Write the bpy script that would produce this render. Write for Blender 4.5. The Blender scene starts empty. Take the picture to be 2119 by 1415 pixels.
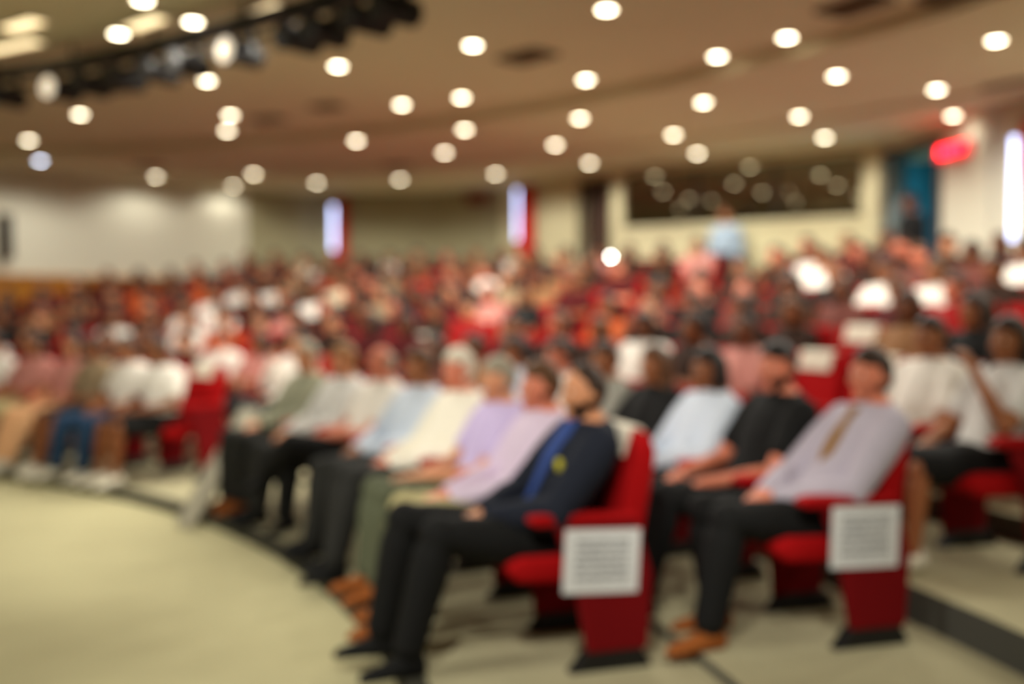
import bpy, math, random
import numpy as np
from mathutils import Vector, Matrix

random.seed(7)
SC = bpy.context.scene
COL = SC.collection
PI = math.pi

# ------------------------------------------------------------------ camera
EYE = 1.593
cam_data = bpy.data.cameras.new('camera')
cam_data.sensor_width = 36.0
cam_data.lens = 35.73
cam_data.clip_end = 200
cam_data.dof.use_dof = True
cam_data.dof.focus_distance = 1.6
cam_data.dof.aperture_fstop = 1.0
cam = bpy.data.objects.new('camera', cam_data)
COL.objects.link(cam)
cam.location = (0, 0, EYE)
cam.rotation_euler = (math.radians(90 - 2.116), 0, 0)
SC.camera = cam

# ------------------------------------------------------------------ world, view, lights
w = bpy.data.worlds.new('world'); SC.world = w
w.use_nodes = True
w.node_tree.nodes['Background'].inputs[0].default_value = (1.0, 0.86, 0.66, 1)
w.node_tree.nodes['Background'].inputs[1].default_value = 0.02
SC.view_settings.view_transform = 'Standard'
SC.view_settings.look = 'None'
SC.view_settings.gamma = 1
SC.view_settings.exposure = 0.0
SC.view_settings.use_curve_mapping = False

DOWN_POWER = 78.0        # each ceiling downlight
WARM = (1.0, .965, .86)
LENS_GLOW = 20.0          # its glowing lens
STAGE_POWER = 370.0       # unseen spots over the stage that light the front rows

def spot_light(name, loc, target, power, cone, color, blend=.6, size=.12):
    d = bpy.data.lights.new(name, 'SPOT'); d.energy = power; d.spot_size = math.radians(cone); d.spot_blend = blend; d.shadow_soft_size = size; d.color = color
    o = bpy.data.objects.new(name, d); COL.objects.link(o); o.location = loc
    o.rotation_euler = (Vector(target) - Vector(loc)).to_track_quat('-Z', 'Y').to_euler()
    return o

def area_light(name, loc, target, power, size, color):
    d = bpy.data.lights.new(name, 'AREA'); d.energy = power; d.shape = 'DISK'; d.size = size; d.color = color
    o = bpy.data.objects.new(name, d); COL.objects.link(o); o.location = loc
    o.rotation_euler = (Vector(target) - Vector(loc)).to_track_quat('-Z', 'Y').to_euler()
    return o

# ------------------------------------------------------------------ hall geometry: seating arcs about a stage centre
CX, CY = -8.617, 1.697
CURB = 8.557
ROWS = [(9.28, .066), (10.43, .11), (11.62, .285), (12.52, .44), (13.42, .61), (14.32, .78),
        (15.22, .95), (16.12, 1.12), (17.02, 1.29)]
PITCH = .56
CEIL, CEIL_IN, CEIL_R = 3.76, 3.88, 13.3

def pol(r, t, z=0.0):
    return (CX + r * math.cos(t), CY + r * math.sin(t), z)

WALL = [(-14.0, 10.3), (-5.0, 19.3), (-3.9, 20.1), (-1.5, 19.8), (-.2, 18.95), (1.7, 16.4), (4.95, 13.9), (5.45, 10.8), (6.6, 4.0), (7.4, -4.0), (-15.0, -4.0)]

def inside(x, y, margin):
    """within the hall and clear of every wall by margin"""
    n, odd, near = len(WALL), False, 1e9
    for i in range(n):
        ax, ay = WALL[i]; bx, by = WALL[(i + 1) % n]
        if (ay > y) != (by > y) and x < ax + (y - ay) * (bx - ax) / (by - ay):
            odd = not odd
        dx, dy = bx - ax, by - ay
        t = max(0, min(1, ((x - ax) * dx + (y - ay) * dy) / (dx * dx + dy * dy)))
        near = min(near, math.hypot(x - ax - t * dx, y - ay - t * dy))
    return odd and near > margin

# seats: (row, section, place counted from the section's near aisle, theta)
def seat_plan():
    out = []
    for i, (R, z) in enumerate(ROWS):
        st = PITCH / R
        half = .5 / R
        t = .2715 - .0127 * min(R - 9.28, 2.3) + st / 2 + (.8 * st if i == 2 else 0)
        sec = 'middle'; k = 0
        while t < 1.6:
            if sec == 'middle' and t + st / 2 > .806 - half + (.02 if i < 2 else 0):
                sec = 'far'; k = 0
                t = .806 + half + st / 2 + (.022 if i < 2 else 0)
            x, y, _ = pol(R, t)
            px = 1059.5 + 2103 * x / max(y, .1)
            if -70 < px < 2290 and inside(x, y, .55):
                out.append((i, sec, k, t))
            t += st; k += 1
    return out

# ------------------------------------------------------------------ materials (procedural)
def material(name, rgb, rough=.7, spec=.3, noise=0.0, scale=20, sheen=0.0, emit=None, strength=0, metal=0):
    m = bpy.data.materials.new(name); m.use_nodes = True
    nt = m.node_tree; b = nt.nodes['Principled BSDF']
    lin = [((c / 255) / 12.92 if c / 255 <= .04045 else ((c / 255 + .055) / 1.055) ** 2.4) for c in rgb]
    b.inputs['Base Color'].default_value = (*lin, 1)
    b.inputs['Roughness'].default_value = rough
    b.inputs['Specular IOR Level'].default_value = spec
    b.inputs['Metallic'].default_value = metal
    if sheen: b.inputs['Sheen Weight'].default_value = sheen
    if noise:
        tc = nt.nodes.new('ShaderNodeTexCoord'); n = nt.nodes.new('ShaderNodeTexNoise')
        n.inputs['Scale'].default_value = scale; n.inputs['Detail'].default_value = 4
        r = nt.nodes.new('ShaderNodeMapRange')
        r.inputs['To Min'].default_value = 1 - noise; r.inputs['To Max'].default_value = 1 + noise
        mx = nt.nodes.new('ShaderNodeVectorMath'); mx.operation = 'MULTIPLY'
        mx.inputs[0].default_value = lin
        nt.links.new(tc.outputs['Object'], n.inputs['Vector'])
        nt.links.new(n.outputs['Fac'], r.inputs['Value'])
        nt.links.new(r.outputs['Result'], mx.inputs[1])
        nt.links.new(mx.outputs['Vector'], b.inputs['Base Color'])
    if emit:
        el = [((c / 255) / 12.92 if c / 255 <= .04045 else ((c / 255 + .055) / 1.055) ** 2.4) for c in emit]
        b.inputs['Emission Color'].default_value = (*el, 1)
        b.inputs['Emission Strength'].default_value = strength
    return m

M = {}
M['stage'] = material('stage_carpet', (192, 185, 145), .9, .1, .06, 40)
M['tier'] = material('tier_carpet', (178, 171, 138), .9, .1, .08, 40)
M['riser'] = material('riser_rubber', (84, 83, 77), .8, .2, .08, 20)
M['edge'] = material('edge_rubber', (64, 62, 52), .8, .2, .06, 20)
M['ceiling'] = material('ceiling_plaster', (214, 205, 176), .9, .1, .03, 1.5)
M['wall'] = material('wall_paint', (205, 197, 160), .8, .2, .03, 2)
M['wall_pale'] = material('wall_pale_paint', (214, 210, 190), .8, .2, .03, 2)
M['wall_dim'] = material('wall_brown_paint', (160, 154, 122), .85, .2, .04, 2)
M['wood_amber'] = material('amber_wood', (176, 112, 20), .5, .4, .18, 6)
M['wood_dark'] = material('dark_wood', (58, 30, 8), .5, .4, .2, 6)
M['trim'] = material('pale_trim', (205, 196, 160), .6, .3, .03, 5)
M['black'] = material('black_metal', (24, 22, 20), .5, .4, .05, 20)
M['vent'] = material('grey_vent', (96, 78, 58), .7, .3, .05, 20)
M['seat'] = material('red_velour', (164, 10, 14), .85, .12, .1, 30)
M['seat_panel'] = material('red_carpet_panel', (118, 8, 14), .9, .15, .12, 60)
M['seat_metal'] = material('black_seat_frame', (20, 19, 20), .5, .4, .05, 10)
M['cover'] = material('white_headrest_cover', (232, 224, 206), .9, .1, .03, 30)
M['lens'] = material('lamp_lens', (255, 250, 235), .4, .3, emit=(255, 240, 205), strength=LENS_GLOW)
M['lens_cool'] = material('cool_lamp_lens', (250, 252, 255), .4, .3, emit=(225, 235, 255), strength=LENS_GLOW)
M['lens_dim'] = material('dim_lamp_lens', (255, 240, 210), .4, .3, emit=(255, 240, 215), strength=.75)
M['panel_lit'] = material('lit_panel', (255, 240, 210), .4, .3, emit=(255, 230, 178), strength=2.1)
M['ring'] = material('lamp_ring', (226, 216, 196), .5, .4)
M['tube'] = material('cool_light_tube', (225, 232, 255), .3, .3, emit=(190, 206, 255), strength=5.2)
M['glass_dark'] = material('mirror_tinted_booth_glass', (134, 132, 120), .02, .5, metal=1)
M['curtain'] = material('red_curtain', (216, 12, 20), .85, .15, .12, 8)
M['sign_red'] = material('lit_red_letters', (255, 30, 40), .4, .3, emit=(255, 30, 50), strength=20)
M['sign_face'] = material('sign_face', (120, 10, 16), .5, .3, emit=(255, 10, 30), strength=.9)
M['sign_off'] = material('unlit_sign', (120, 26, 20), .6, .3)
M['blue'] = material('blue_painted_wall', (34, 108, 126), .8, .2, .04, 3)
M['paper'] = material('white_paper', (222, 220, 216), .8, .2)
M['alu'] = material('pale_aluminium', (178, 172, 152), .45, .5, .04, 12)
M['lamp_body'] = material('lamp_body', (22, 20, 18), .6, .3)
M['eye'] = material('eye_white', (230, 222, 212), .3, .5)
M['iris'] = material('dark_iris', (40, 26, 18), .3, .5)
SKIN = [material('skin_%s' % n, c, .55, .35, .05, 12) for n, c in (('fair', (208, 142, 102)), ('rosy', (214, 126, 96)), ('tan', (158, 98, 60)), ('olive', (136, 80, 44)), ('brown', (110, 62, 32)))]
HAIRM = {n: material('hair_' + n, c, .5, .35, .15, 60) for n, c in
         (('black', (26, 19, 15)), ('dark brown', (48, 30, 18)), ('brown', (88, 56, 28)), ('grey', (150, 142, 122)), ('white', (226, 220, 200)), ('fair', (142, 98, 48)))}
CLOTH = {n: material('cloth_' + n.replace(' ', '_'), c, .85, .2, .06, 30) for n, c in
         (('white', (236, 230, 220)), ('cream', (218, 204, 174)), ('pink', (196, 132, 122)), ('dull pink', (104, 58, 50)), ('beige', (150, 130, 102)), ('dusty blue', (150, 168, 186)), ('red', (150, 16, 16)), ('black', (22, 22, 22)), ('dark brown', (44, 25, 14)),
          ('dark red', (72, 10, 12)), ('grey', (150, 150, 140)), ('pale blue', (204, 214, 228)), ('orange', (190, 84, 36)), ('mustard', (150, 108, 48)), ('tan', (140, 100, 66)),
          ('purple', (110, 84, 130)), ('navy', (28, 32, 44)), ('lavender', (216, 198, 220)), ('violet', (196, 180, 220)), ('ivory', (238, 232, 216)), ('grey green', (146, 146, 124)),
          ('charcoal', (40, 40, 38)), ('olive', (86, 90, 70)), ('khaki', (178, 168, 122)), ('denim', (40, 66, 96)), ('brown leather', (150, 84, 36)), ('light grey', (214, 212, 208)),
          ('lilac grey', (184, 176, 190)), ('gold', (140, 98, 26)), ('royal blue', (52, 76, 140)), ('peach', (230, 178, 132)), ('yellow', (206, 196, 60)), ('white leather', (232, 226, 206)))}

def stripe_material():
    """white paper printed with lines of grey text too small to read"""
    m = material('printed_paper', (222, 222, 220), .8, .2)
    nt = m.node_tree; b = nt.nodes['Principled BSDF']
    tc = nt.nodes.new('ShaderNodeTexCoord'); sp = nt.nodes.new('ShaderNodeSeparateXYZ')
    nt.links.new(tc.outputs['Generated'], sp.inputs[0])
    def math_node(op, a, c=None, d=None):
        n = nt.nodes.new('ShaderNodeMath'); n.operation = op
        for i, v in enumerate((a, c, d)):
            if v is None: continue
            if isinstance(v, (int, float)): n.inputs[i].default_value = v
            else: nt.links.new(v, n.inputs[i])
        return n.outputs[0]
    u, v = sp.outputs['Y'], sp.outputs['Z']
    line = math_node('LESS_THAN', math_node('FRACT', math_node('MULTIPLY', v, 9.0)), .55)
    def band(x, lo, hi):
        return math_node('MULTIPLY', math_node('GREATER_THAN', x, lo), math_node('LESS_THAN', x, hi))
    nz = nt.nodes.new('ShaderNodeTexNoise'); nz.inputs['Scale'].default_value = 26
    nt.links.new(tc.outputs['Generated'], nz.inputs['Vector'])
    words = math_node('GREATER_THAN', nz.outputs['Fac'], .42)
    mask = math_node('MULTIPLY', math_node('MULTIPLY', line, words), math_node('MULTIPLY', band(u, .14, .86), band(v, .14, .84)))
    mix = nt.nodes.new('ShaderNodeMix'); mix.data_type = 'RGBA'
    nt.links.new(mask, mix.inputs['Factor'])
    mix.inputs['A'].default_value = (.82, .83, .85, 1); mix.inputs['B'].default_value = (.25, .26, .28, 1)
    nt.links.new(mix.outputs['Result'], b.inputs['Base Color'])
    return m
M['print'] = stripe_material()

# ------------------------------------------------------------------ mesh helpers
class Geo:
    def __init__(s): s.v = []; s.f = []
    def add(s, verts, faces):
        o = len(s.v); s.v += [tuple(map(float, p)) for p in verts]; s.f += [tuple(i + o for i in f) for f in faces]
        return s
    def box(s, lo, hi, R=None, at=(0, 0, 0)):
        p = [(x, y, z) for x in (lo[0], hi[0]) for y in (lo[1], hi[1]) for z in (lo[2], hi[2])]
        if R is not None: p = [tuple(R @ Vector(q) + Vector(at)) for q in p]
        return s.add(p, [(0, 1, 3, 2), (4, 6, 7, 5), (0, 4, 5, 1), (2, 3, 7, 6), (0, 2, 6, 4), (1, 5, 7, 3)])
    def prism(s, poly, z0, z1):
        n = len(poly)
        v = [(x, y, z0) for x, y in poly] + [(x, y, z1) for x, y in poly]
        return s.add(v, [tuple(range(n))[::-1], tuple(range(n, 2 * n))] + [(i, (i + 1) % n, n + (i + 1) % n, n + i) for i in range(n)])
    def extrude_x(s, poly, x0, x1):
        """a (y, z) outline extruded along x"""
        n = len(poly)
        v = [(x0, y, z) for y, z in poly] + [(x1, y, z) for y, z in poly]
        return s.add(v, [tuple(range(n)), tuple(range(n, 2 * n))[::-1]] + [(i, n + i, n + (i + 1) % n, (i + 1) % n) for i in range(n)])
    def loft(s, rings):
        n = len(rings[0]); v = [p for r in rings for p in r]; f = []
        for k in range(len(rings) - 1):
            for i in range(n):
                j = (i + 1) % n
                f.append((k * n + i, k * n + j, (k + 1) * n + j, (k + 1) * n + i))
        f.append(tuple(range(n))[::-1]); f.append(tuple((len(rings) - 1) * n + i for i in range(n)))
        return s.add(v, f)
    def ball(s, c, r, n=14, m=10, R=None):
        rx, ry, rz = (r, r, r) if isinstance(r, (int, float)) else r
        v = []; f = []
        for j in range(1, m):
            a = PI * j / m
            for i in range(n):
                b = 2 * PI * i / n
                v.append((rx * math.sin(a) * math.cos(b), ry * math.sin(a) * math.sin(b), rz * math.cos(a)))
        v += [(0, 0, rz), (0, 0, -rz)]
        for j in range(m - 2):
            for i in range(n):
                k = (i + 1) % n
                f.append((j * n + i, (j + 1) * n + i, (j + 1) * n + k, j * n + k))
        T, B = (m - 1) * n, (m - 1) * n + 1
        for i in range(n):
            k = (i + 1) % n
            f.append((T, i, k)); f.append((B, (m - 2) * n + k, (m - 2) * n + i))
        if R is not None: v = [tuple(R @ Vector(p)) for p in v]
        return s.add([(p[0] + c[0], p[1] + c[1], p[2] + c[2]) for p in v], f)
    def tube(s, pts, radii, n=12, ends=True):
        pts = [Vector(p) for p in pts]
        rings = []; up = Vector((0.3, 0.2, 1))
        for i, p in enumerate(pts):
            d = (pts[min(i + 1, len(pts) - 1)] - pts[max(i - 1, 0)]).normalized()
            a = d.cross(up)
            if a.length < .05: a = d.cross(Vector((1, 0, 0)))
            a.normalize(); b = d.cross(a)
            if rings and a.dot(last) < 0: a, b = -a, -b
            last = a
            r = radii[i]
            rings.append([tuple(p + a * math.cos(2 * PI * k / n) * r + b * math.sin(2 * PI * k / n) * r) for k in range(n)])
        s.loft(rings)
        if ends:
            for p, r in zip(pts, radii): s.ball(p, r, n, 8)
        return s
    def cyl(s, a, b, r, n=16, r2=None):
        return s.tube([a, b], [r, r2 or r], n, ends=False)
    def mesh(s, name, mat):
        me = bpy.data.meshes.new(name); me.from_pydata(s.v, [], s.f); me.update()
        for m in (mat if isinstance(mat, list) else [mat]): me.materials.append(m)
        return me

def recalc(me):
    import bmesh
    bm = bmesh.new(); bm.from_mesh(me); bmesh.ops.recalc_face_normals(bm, faces=bm.faces); bm.to_mesh(me); bm.free()

def link(name, me, parent=None, bevel=0.0, smooth=False):
    o = bpy.data.objects.new(name, me); COL.objects.link(o)
    if parent: o.parent = parent
    if bevel:
        b = o.modifiers.new('bevel', 'BEVEL'); b.width = bevel; b.segments = 3; b.limit_method = 'ANGLE'
    if smooth:
        for p in me.polygons: p.use_smooth = True
    return o

def obj(name, geo, mat, parent=None, bevel=0.0, smooth=False):
    me = geo.mesh(name, mat); recalc(me)
    return link(name, me, parent, bevel, smooth)

def bake(o):
    """apply an object's modifiers to its mesh"""
    dg = bpy.context.evaluated_depsgraph_get()
    me = bpy.data.meshes.new_from_object(o.evaluated_get(dg))
    old = o.data; o.modifiers.clear(); o.data = me
    bpy.data.meshes.remove(old)
    return o

def fuse(geo, name, mat, voxel, iters=3):
    """one continuous skin around overlapping shapes"""
    me = geo.mesh(name, mat); recalc(me)
    o = bpy.data.objects.new(name, me); COL.objects.link(o)
    r = o.modifiers.new('r', 'REMESH'); r.mode = 'VOXEL'; r.voxel_size = voxel; r.use_smooth_shade = True
    s = o.modifiers.new('s', 'SMOOTH'); s.factor = .5; s.iterations = iters
    dg = bpy.context.evaluated_depsgraph_get()
    out = bpy.data.meshes.new_from_object(o.evaluated_get(dg))
    out.name = name
    bpy.data.objects.remove(o); bpy.data.meshes.remove(me)
    if not out.materials: out.materials.append(mat)
    return out

def thing(name, label, cat, loc=(0, 0, 0), rotz=0, group=None):
    o = bpy.data.objects.new(name, None); COL.objects.link(o)
    o.location = loc; o.rotation_euler = (0, 0, rotz); o.empty_display_size = .1
    return tag(o, label, cat, group)

def tag(o, label, cat, group=None):
    o['label'] = label; o['category'] = cat
    if group: o['group'] = group
    return o

def struct(o, label=None):
    o['kind'] = 'structure'
    if label: o['label'] = label
    return o

def dup(root, loc, rotz, label):
    r = root.copy(); COL.objects.link(r); r.location = loc; r.rotation_euler = (0, 0, rotz); r['label'] = label
    for ch in list(root.children):
        c = ch.copy(); COL.objects.link(c); c.parent = r
        for g in list(ch.children):
            d = g.copy(); COL.objects.link(d); d.parent = c
    return r

def paint(o, mat):
    o.material_slots[0].link = 'OBJECT'; o.material_slots[0].material = mat
    return o

NTH = ['first', 'second', 'third', 'fourth', 'fifth', 'sixth', 'seventh', 'eighth', 'ninth', 'tenth', 'eleventh', 'twelfth', 'thirteenth',
       'fourteenth', 'fifteenth', 'sixteenth', 'seventeenth', 'eighteenth', 'nineteenth', 'twentieth']

# ------------------------------------------------------------------ setting: floor, tiers, walls, ceiling
g = Geo(); g.prism([(-15.2, -4.2), (8, -4.2), (8, 21), (-15.2, 21)], -.2, 0)
struct(obj('floor', g, M['stage']), 'pale beige floor of the stage front')

EDGE = [CURB, 9.76, 10.90] + [R + .385 for R, z in ROWS[2:-1]] + [24.0]
def arc_solid(profile, t0, t1, n=90):
    """a closed (r, z) outline swept along an arc"""
    gg = Geo(); m = len(profile)
    for k in range(n + 1):
        t = t0 + (t1 - t0) * k / n
        for r, z in profile: gg.v.append(pol(r, t, z))
    for k in range(n):
        for i in range(m):
            j = (i + 1) % m
            gg.f.append((k * m + i, k * m + j, (k + 1) * m + j, (k + 1) * m + i))
    gg.f.append(tuple(range(m))); gg.f.append(tuple(n * m + i for i in range(m))[::-1])
    return gg
for i, (R, z) in enumerate(ROWS):
    zb = 0 if i == 0 else ROWS[i - 1][1]
    gg = arc_solid([(EDGE[i], zb - .02 if i else 0.0), (EDGE[i], z), (EDGE[i + 1] + .02, z), (EDGE[i + 1] + .02, zb - .02 if i else 0.0)], -.75, 2.3)
    me = gg.mesh('floor', [M['tier'], M['riser']]); recalc(me)
    for p in me.polygons:
        if abs(p.normal.z) < .5: p.material_index = 1
    struct(link('floor', me), 'grey beige floor of the %s seating tier from the stage' % NTH[i])
# dark rubber edge strip along the front tier
g = arc_solid([(CURB - .045, 0.0), (CURB - .045, .07), (CURB + .05, .07), (CURB + .05, 0.0)], -.75, 2.3)
struct(obj('trim_1', g, M['edge']), 'dark curved edge strip between the stage floor and the first tier')

def wall_piece(name, a, b, holes, mat, z0=0.0, z1=4.05, thick=.22, label=None):
    """a straight wall from a to b (room on the right of a->b) with rectangular holes (u0, u1, z0, z1)"""
    a = Vector((*a, 0)); b = Vector((*b, 0)); d = (b - a); L = d.length; d.normalize(); nrm = Vector((-d.y, d.x, 0))
    us = sorted({-.05, L + .05, *[h[0] for h in holes], *[h[1] for h in holes]})
    zs = sorted({z0, z1, *[h[2] for h in holes], *[h[3] for h in holes]})
    gg = Geo()
    for i in range(len(us) - 1):
        for j in range(len(zs) - 1):
            um, zm = (us[i] + us[i + 1]) / 2, (zs[j] + zs[j + 1]) / 2
            if any(h[0] < um < h[1] and h[2] < zm < h[3] for h in holes): continue
            q = [a + d * us[i], a + d * us[i + 1], a + d * us[i + 1] + nrm * thick, a + d * us[i] + nrm * thick]
            gg.prism([(p.x, p.y) for p in q], zs[j], zs[j + 1])
    return struct(obj(name, gg, mat), label)

def on_wall(i, u, off=0.0):
    """point at u along wall piece i, off metres into the room; and the wall's rotation"""
    a, b = Vector(WALL[i]), Vector(WALL[(i + 1) % len(WALL)])
    d = (b - a).normalized(); n = Vector((d.y, -d.x))
    p = a + d * u + n * off
    return p, math.atan2(d.y, d.x)
# local frame on a wall: x along the wall, -y into the room

# walls (holes for windows, doors and the booth)
wall_piece('wall_left', WALL[0], WALL[1], [], M['wall_pale'], label='pale cream left side wall')
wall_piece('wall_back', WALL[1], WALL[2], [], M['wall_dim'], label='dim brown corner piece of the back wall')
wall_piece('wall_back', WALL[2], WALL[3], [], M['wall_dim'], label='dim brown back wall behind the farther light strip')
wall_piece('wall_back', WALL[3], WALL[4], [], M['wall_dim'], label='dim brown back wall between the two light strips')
wall_piece('wall_back', WALL[4], WALL[5], [(2.29, 2.95, 1.29, 3.58)], M['wall'], label='beige back wall with the brown door')
wall_piece('wall_back', WALL[5], WALL[6], [(.10, 3.92, 2.82, 3.66)], M['wall'], label='beige back wall below the control booth window')
wall_piece('wall_right', WALL[6], WALL[7], [(.31, 1.49, 1.29, 3.56)], M['wall_pale'], label='pale right wall with the blue doorway')
wall_piece('wall_right', WALL[7], WALL[8], [], M['wall_pale'], label='pale right wall beyond the frame')
wall_piece('wall_right', WALL[8], WALL[9], [], M['wall_pale'])
wall_piece('wall_front', WALL[9], WALL[10], [], M['wall_pale'])
wall_piece('wall_front', WALL[10], WALL[0], [], M['wall_pale'])

def wall_frame(i, u, z):
    p, r = on_wall(i, u)
    return Matrix.Translation((p.x, p.y, z)) @ Matrix.Rotation(r, 4, 'Z')
def placed(o, Mx):
    o.matrix_world = Mx; return o

def light_strip(i, u, z0, z1, label):
    t = thing('light_strip', label, 'wall light', group='upright bluish light strips on the walls'); placed(t, wall_frame(i, u, z0)); h = z1 - z0
    g = Geo(); g.box((-.045, -.03, -.05), (.045, 0, h + .05)); obj('backplate', g, M['trim'], t, .006)
    g = Geo(); g.tube([(0, -.05, .0), (0, -.05, h)], [.026, .026], 14); obj('tube', g, M['tube'], t, smooth=True)
    for z in (-.045, h - .0):
        g = Geo(); g.box((-.035, -.08, z), (.035, -.02, z + .045)); obj('end_cap', g, M['trim'], t, .004)
light_strip(2, .40, 2.60, 3.52, 'upright bluish light strip beside the farther red curtain, left of the pair')
light_strip(4, .56, 2.76, 3.66, 'upright bluish light strip beside the red curtain nearer the brown door')
light_strip(6, 2.98, 2.28, 3.38, 'upright bluish light strip right of the exit sign, beside the crimson curtain')

def curtain(i, u0, u1, z0, z1, label, waist=False):
    n = 48; h = z1 - z0; wd = u1 - u0
    rings = []
    for k in range(13):
        f = k / 12; sq = 1.0
        if waist: sq = .45 + .55 * min(1, abs(f - .42) / .35)
        ring = []
        for j in range(n + 1):
            s_ = j / n
            ring.append((wd * (1 - sq * (1 - s_)), -.09 + .035 * math.sin(s_ * 9 * PI), f * h))
        for j in range(n, -1, -1):
            s_ = j / n
            ring.append((wd * (1 - sq * (1 - s_)), -.075 + .035 * math.sin(s_ * 9 * PI), f * h))
        rings.append(ring)
    g = Geo(); g.loft(rings)
    t = thing('curtain', label, 'curtain', group='red curtains beside the light strips')
    placed(t, wall_frame(i, u0, z0))
    obj('drape', g, M['curtain'], t, smooth=True)
    g = Geo(); g.cyl((-.04, -.08, h + .01), (wd + .04, -.08, h + .01), .012)
    obj('curtain_rod', g, M['black'], t)
curtain(2, .46, .70, 2.36, 3.66, 'red curtain hanging right of the farther light strip')
curtain(4, .64, 1.06, 2.42, 3.68, 'red curtain hanging between the light strip and the brown door')
curtain(7, .02, .5, 1.7, 3.5, 'crimson tied curtain right of the light strip on the right wall', True)

# brown door
Mx = wall_frame(4, 2.29, 1.29)
g = Geo(); g.box((-.06, -.03, 0), (0, .2, 2.35)); g.box((.66, -.03, 0), (.72, .2, 2.35)); g.box((-.06, -.03, 2.29), (.72, .2, 2.35))
d1 = placed(struct(obj('door_1', g, M['wood_dark'], bevel=.006), 'dark brown door in the beige back wall'), Mx)
g = Geo(); g.box((.003, .1, .005), (.657, .15, 2.285))
for a, b in ((.12, 1.0), (1.15, 2.15)): g.box((.1, .085, a), (.56, .1, b))
obj('door_leaf', g, M['wood_dark'], d1, .004)
g = Geo(); g.cyl((.58, .1, 1.02), (.58, .04, 1.02), .012); g.cyl((.58, .045, 1.02), (.46, .045, 1.02), .011)
obj('handle', g, M['alu'], d1)

# control booth: frame, dark glass, room behind
Mx = wall_frame(5, .10, 2.82); wd, h = 3.82, .84
g = Geo(); g.box((-.08, -.03, -.08), (wd + .08, .05, 0)); g.box((-.08, -.03, h), (wd + .08, .05, h + .06)); g.box((-.08, -.03, 0), (0, .05, h)); g.box((wd, -.03, 0), (wd + .08, .05, h))
b = placed(struct(obj('window_1', g, M['trim'], bevel=.008), 'wide dark control booth window in the back wall'), Mx)
g = Geo(); g.box((-.004, .06, -.004), (wd + .004, .075, h + .004)); obj('pane', g, M['glass_dark'], b)
g = Geo()
for k in (1, 2): g.box((wd * k / 3 - .015, .03, 0), (wd * k / 3 + .015, .06, h))
obj('glazing_bar', g, M['black'], b)

# blue doorway and the blue lobby wall behind it
Mx = wall_frame(6, .31, 1.29); wd, h = 1.18, 2.27
g = Geo(); g.box((-.07, -.03, 0), (0, .24, h + .06)); g.box((wd, -.03, 0), (wd + .07, .24, h + .06)); g.box((0, -.03, h), (wd, .24, h + .06))
d2 = placed(struct(obj('door_2', g, M['wood_dark'], bevel=.006), 'open doorway to a blue lobby beside the exit sign'), Mx)
g = Geo(); g.box((-1.6, 1.5, -.05), (wd + 2.0, 1.6, h + .7)); g.box((-1.7, .24, -.1), (wd + 2.0, 1.6, -.01)); g.box((-1.7, .24, h + .6), (wd + 2.0, 1.6, h + .7)); g.box((-1.7, .3, -.05), (-1.6, 1.6, h + .7)); g.box((wd + 1.9, .3, -.05), (wd + 2.0, 1.6, h + .7))
o = placed(struct(obj('wall_lobby', g, M['blue']), 'blue wall of the lobby behind the open doorway'), Mx)
p = Mx @ Vector((.85, .9, 2.1)); q = Mx @ Vector((.7, 1.5, 1.0))
area_light('lobby_light', p, q, 130, .25, (.75, .9, 1.0))

# pilaster between booth and doorway, grey panel by the exit sign
g = Geo(); g.box((-.28, -.12, 1.29), (.02, .0, CEIL)); g.box((-.31, -.15, 1.29), (.05, 0, 1.45))
placed(struct(obj('trim_2', g, M['trim'], bevel=.01), 'pale pilaster between the booth window and the blue doorway'), wall_frame(6, .22, 0))
g = Geo(); g.box((0, -.05, 1.29), (.36, 0, CEIL)); 
placed(struct(obj('trim_3', g, M['wall_pale'], bevel=.01), 'pale flat pilaster right of the exit sign'), wall_frame(6, 2.2, 0))

# amber wood wainscot along the left wall
Mx = wall_frame(0, 2.0, 0)
g = Geo(); g.box((0, -.04, 0), (9.9, 0, 2.0))
tr = placed(struct(obj('trim_4', g, M['wood_amber']), 'amber wood panelling low along the left wall'), Mx)
g = Geo(); g.box((0, -.09, 2.0), (9.9, 0, 2.07)); obj('cap_rail', g, M['wood_amber'], tr, .01)
g = Geo()
for k in range(12): g.box((.4 + k * .82, -.052, .1), (.42 + k * .82, -.04, 1.98))
obj('batten', g, M['wood_dark'], tr)

# wall speaker on the left wall
t = thing('wall_speaker', 'narrow dark speaker mounted high on the pale left wall', 'speaker'); placed(t, wall_frame(0, 8.36, 2.3))
g = Geo(); g.extrude_x([(-.02, 0), (-.02, .75), (-.16, .72), (-.2, .05)], -.09, .09); obj('cabinet', g, M['vent'], t, .01)
g = Geo(); g.box((-.075, -.205, .08), (.075, -.19, .68)); obj('grille', g, M['black'], t)
g = Geo(); g.box((-.03, -.03, .3), (.03, 0, .45)); obj('bracket', g, M['black'], t)

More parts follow.
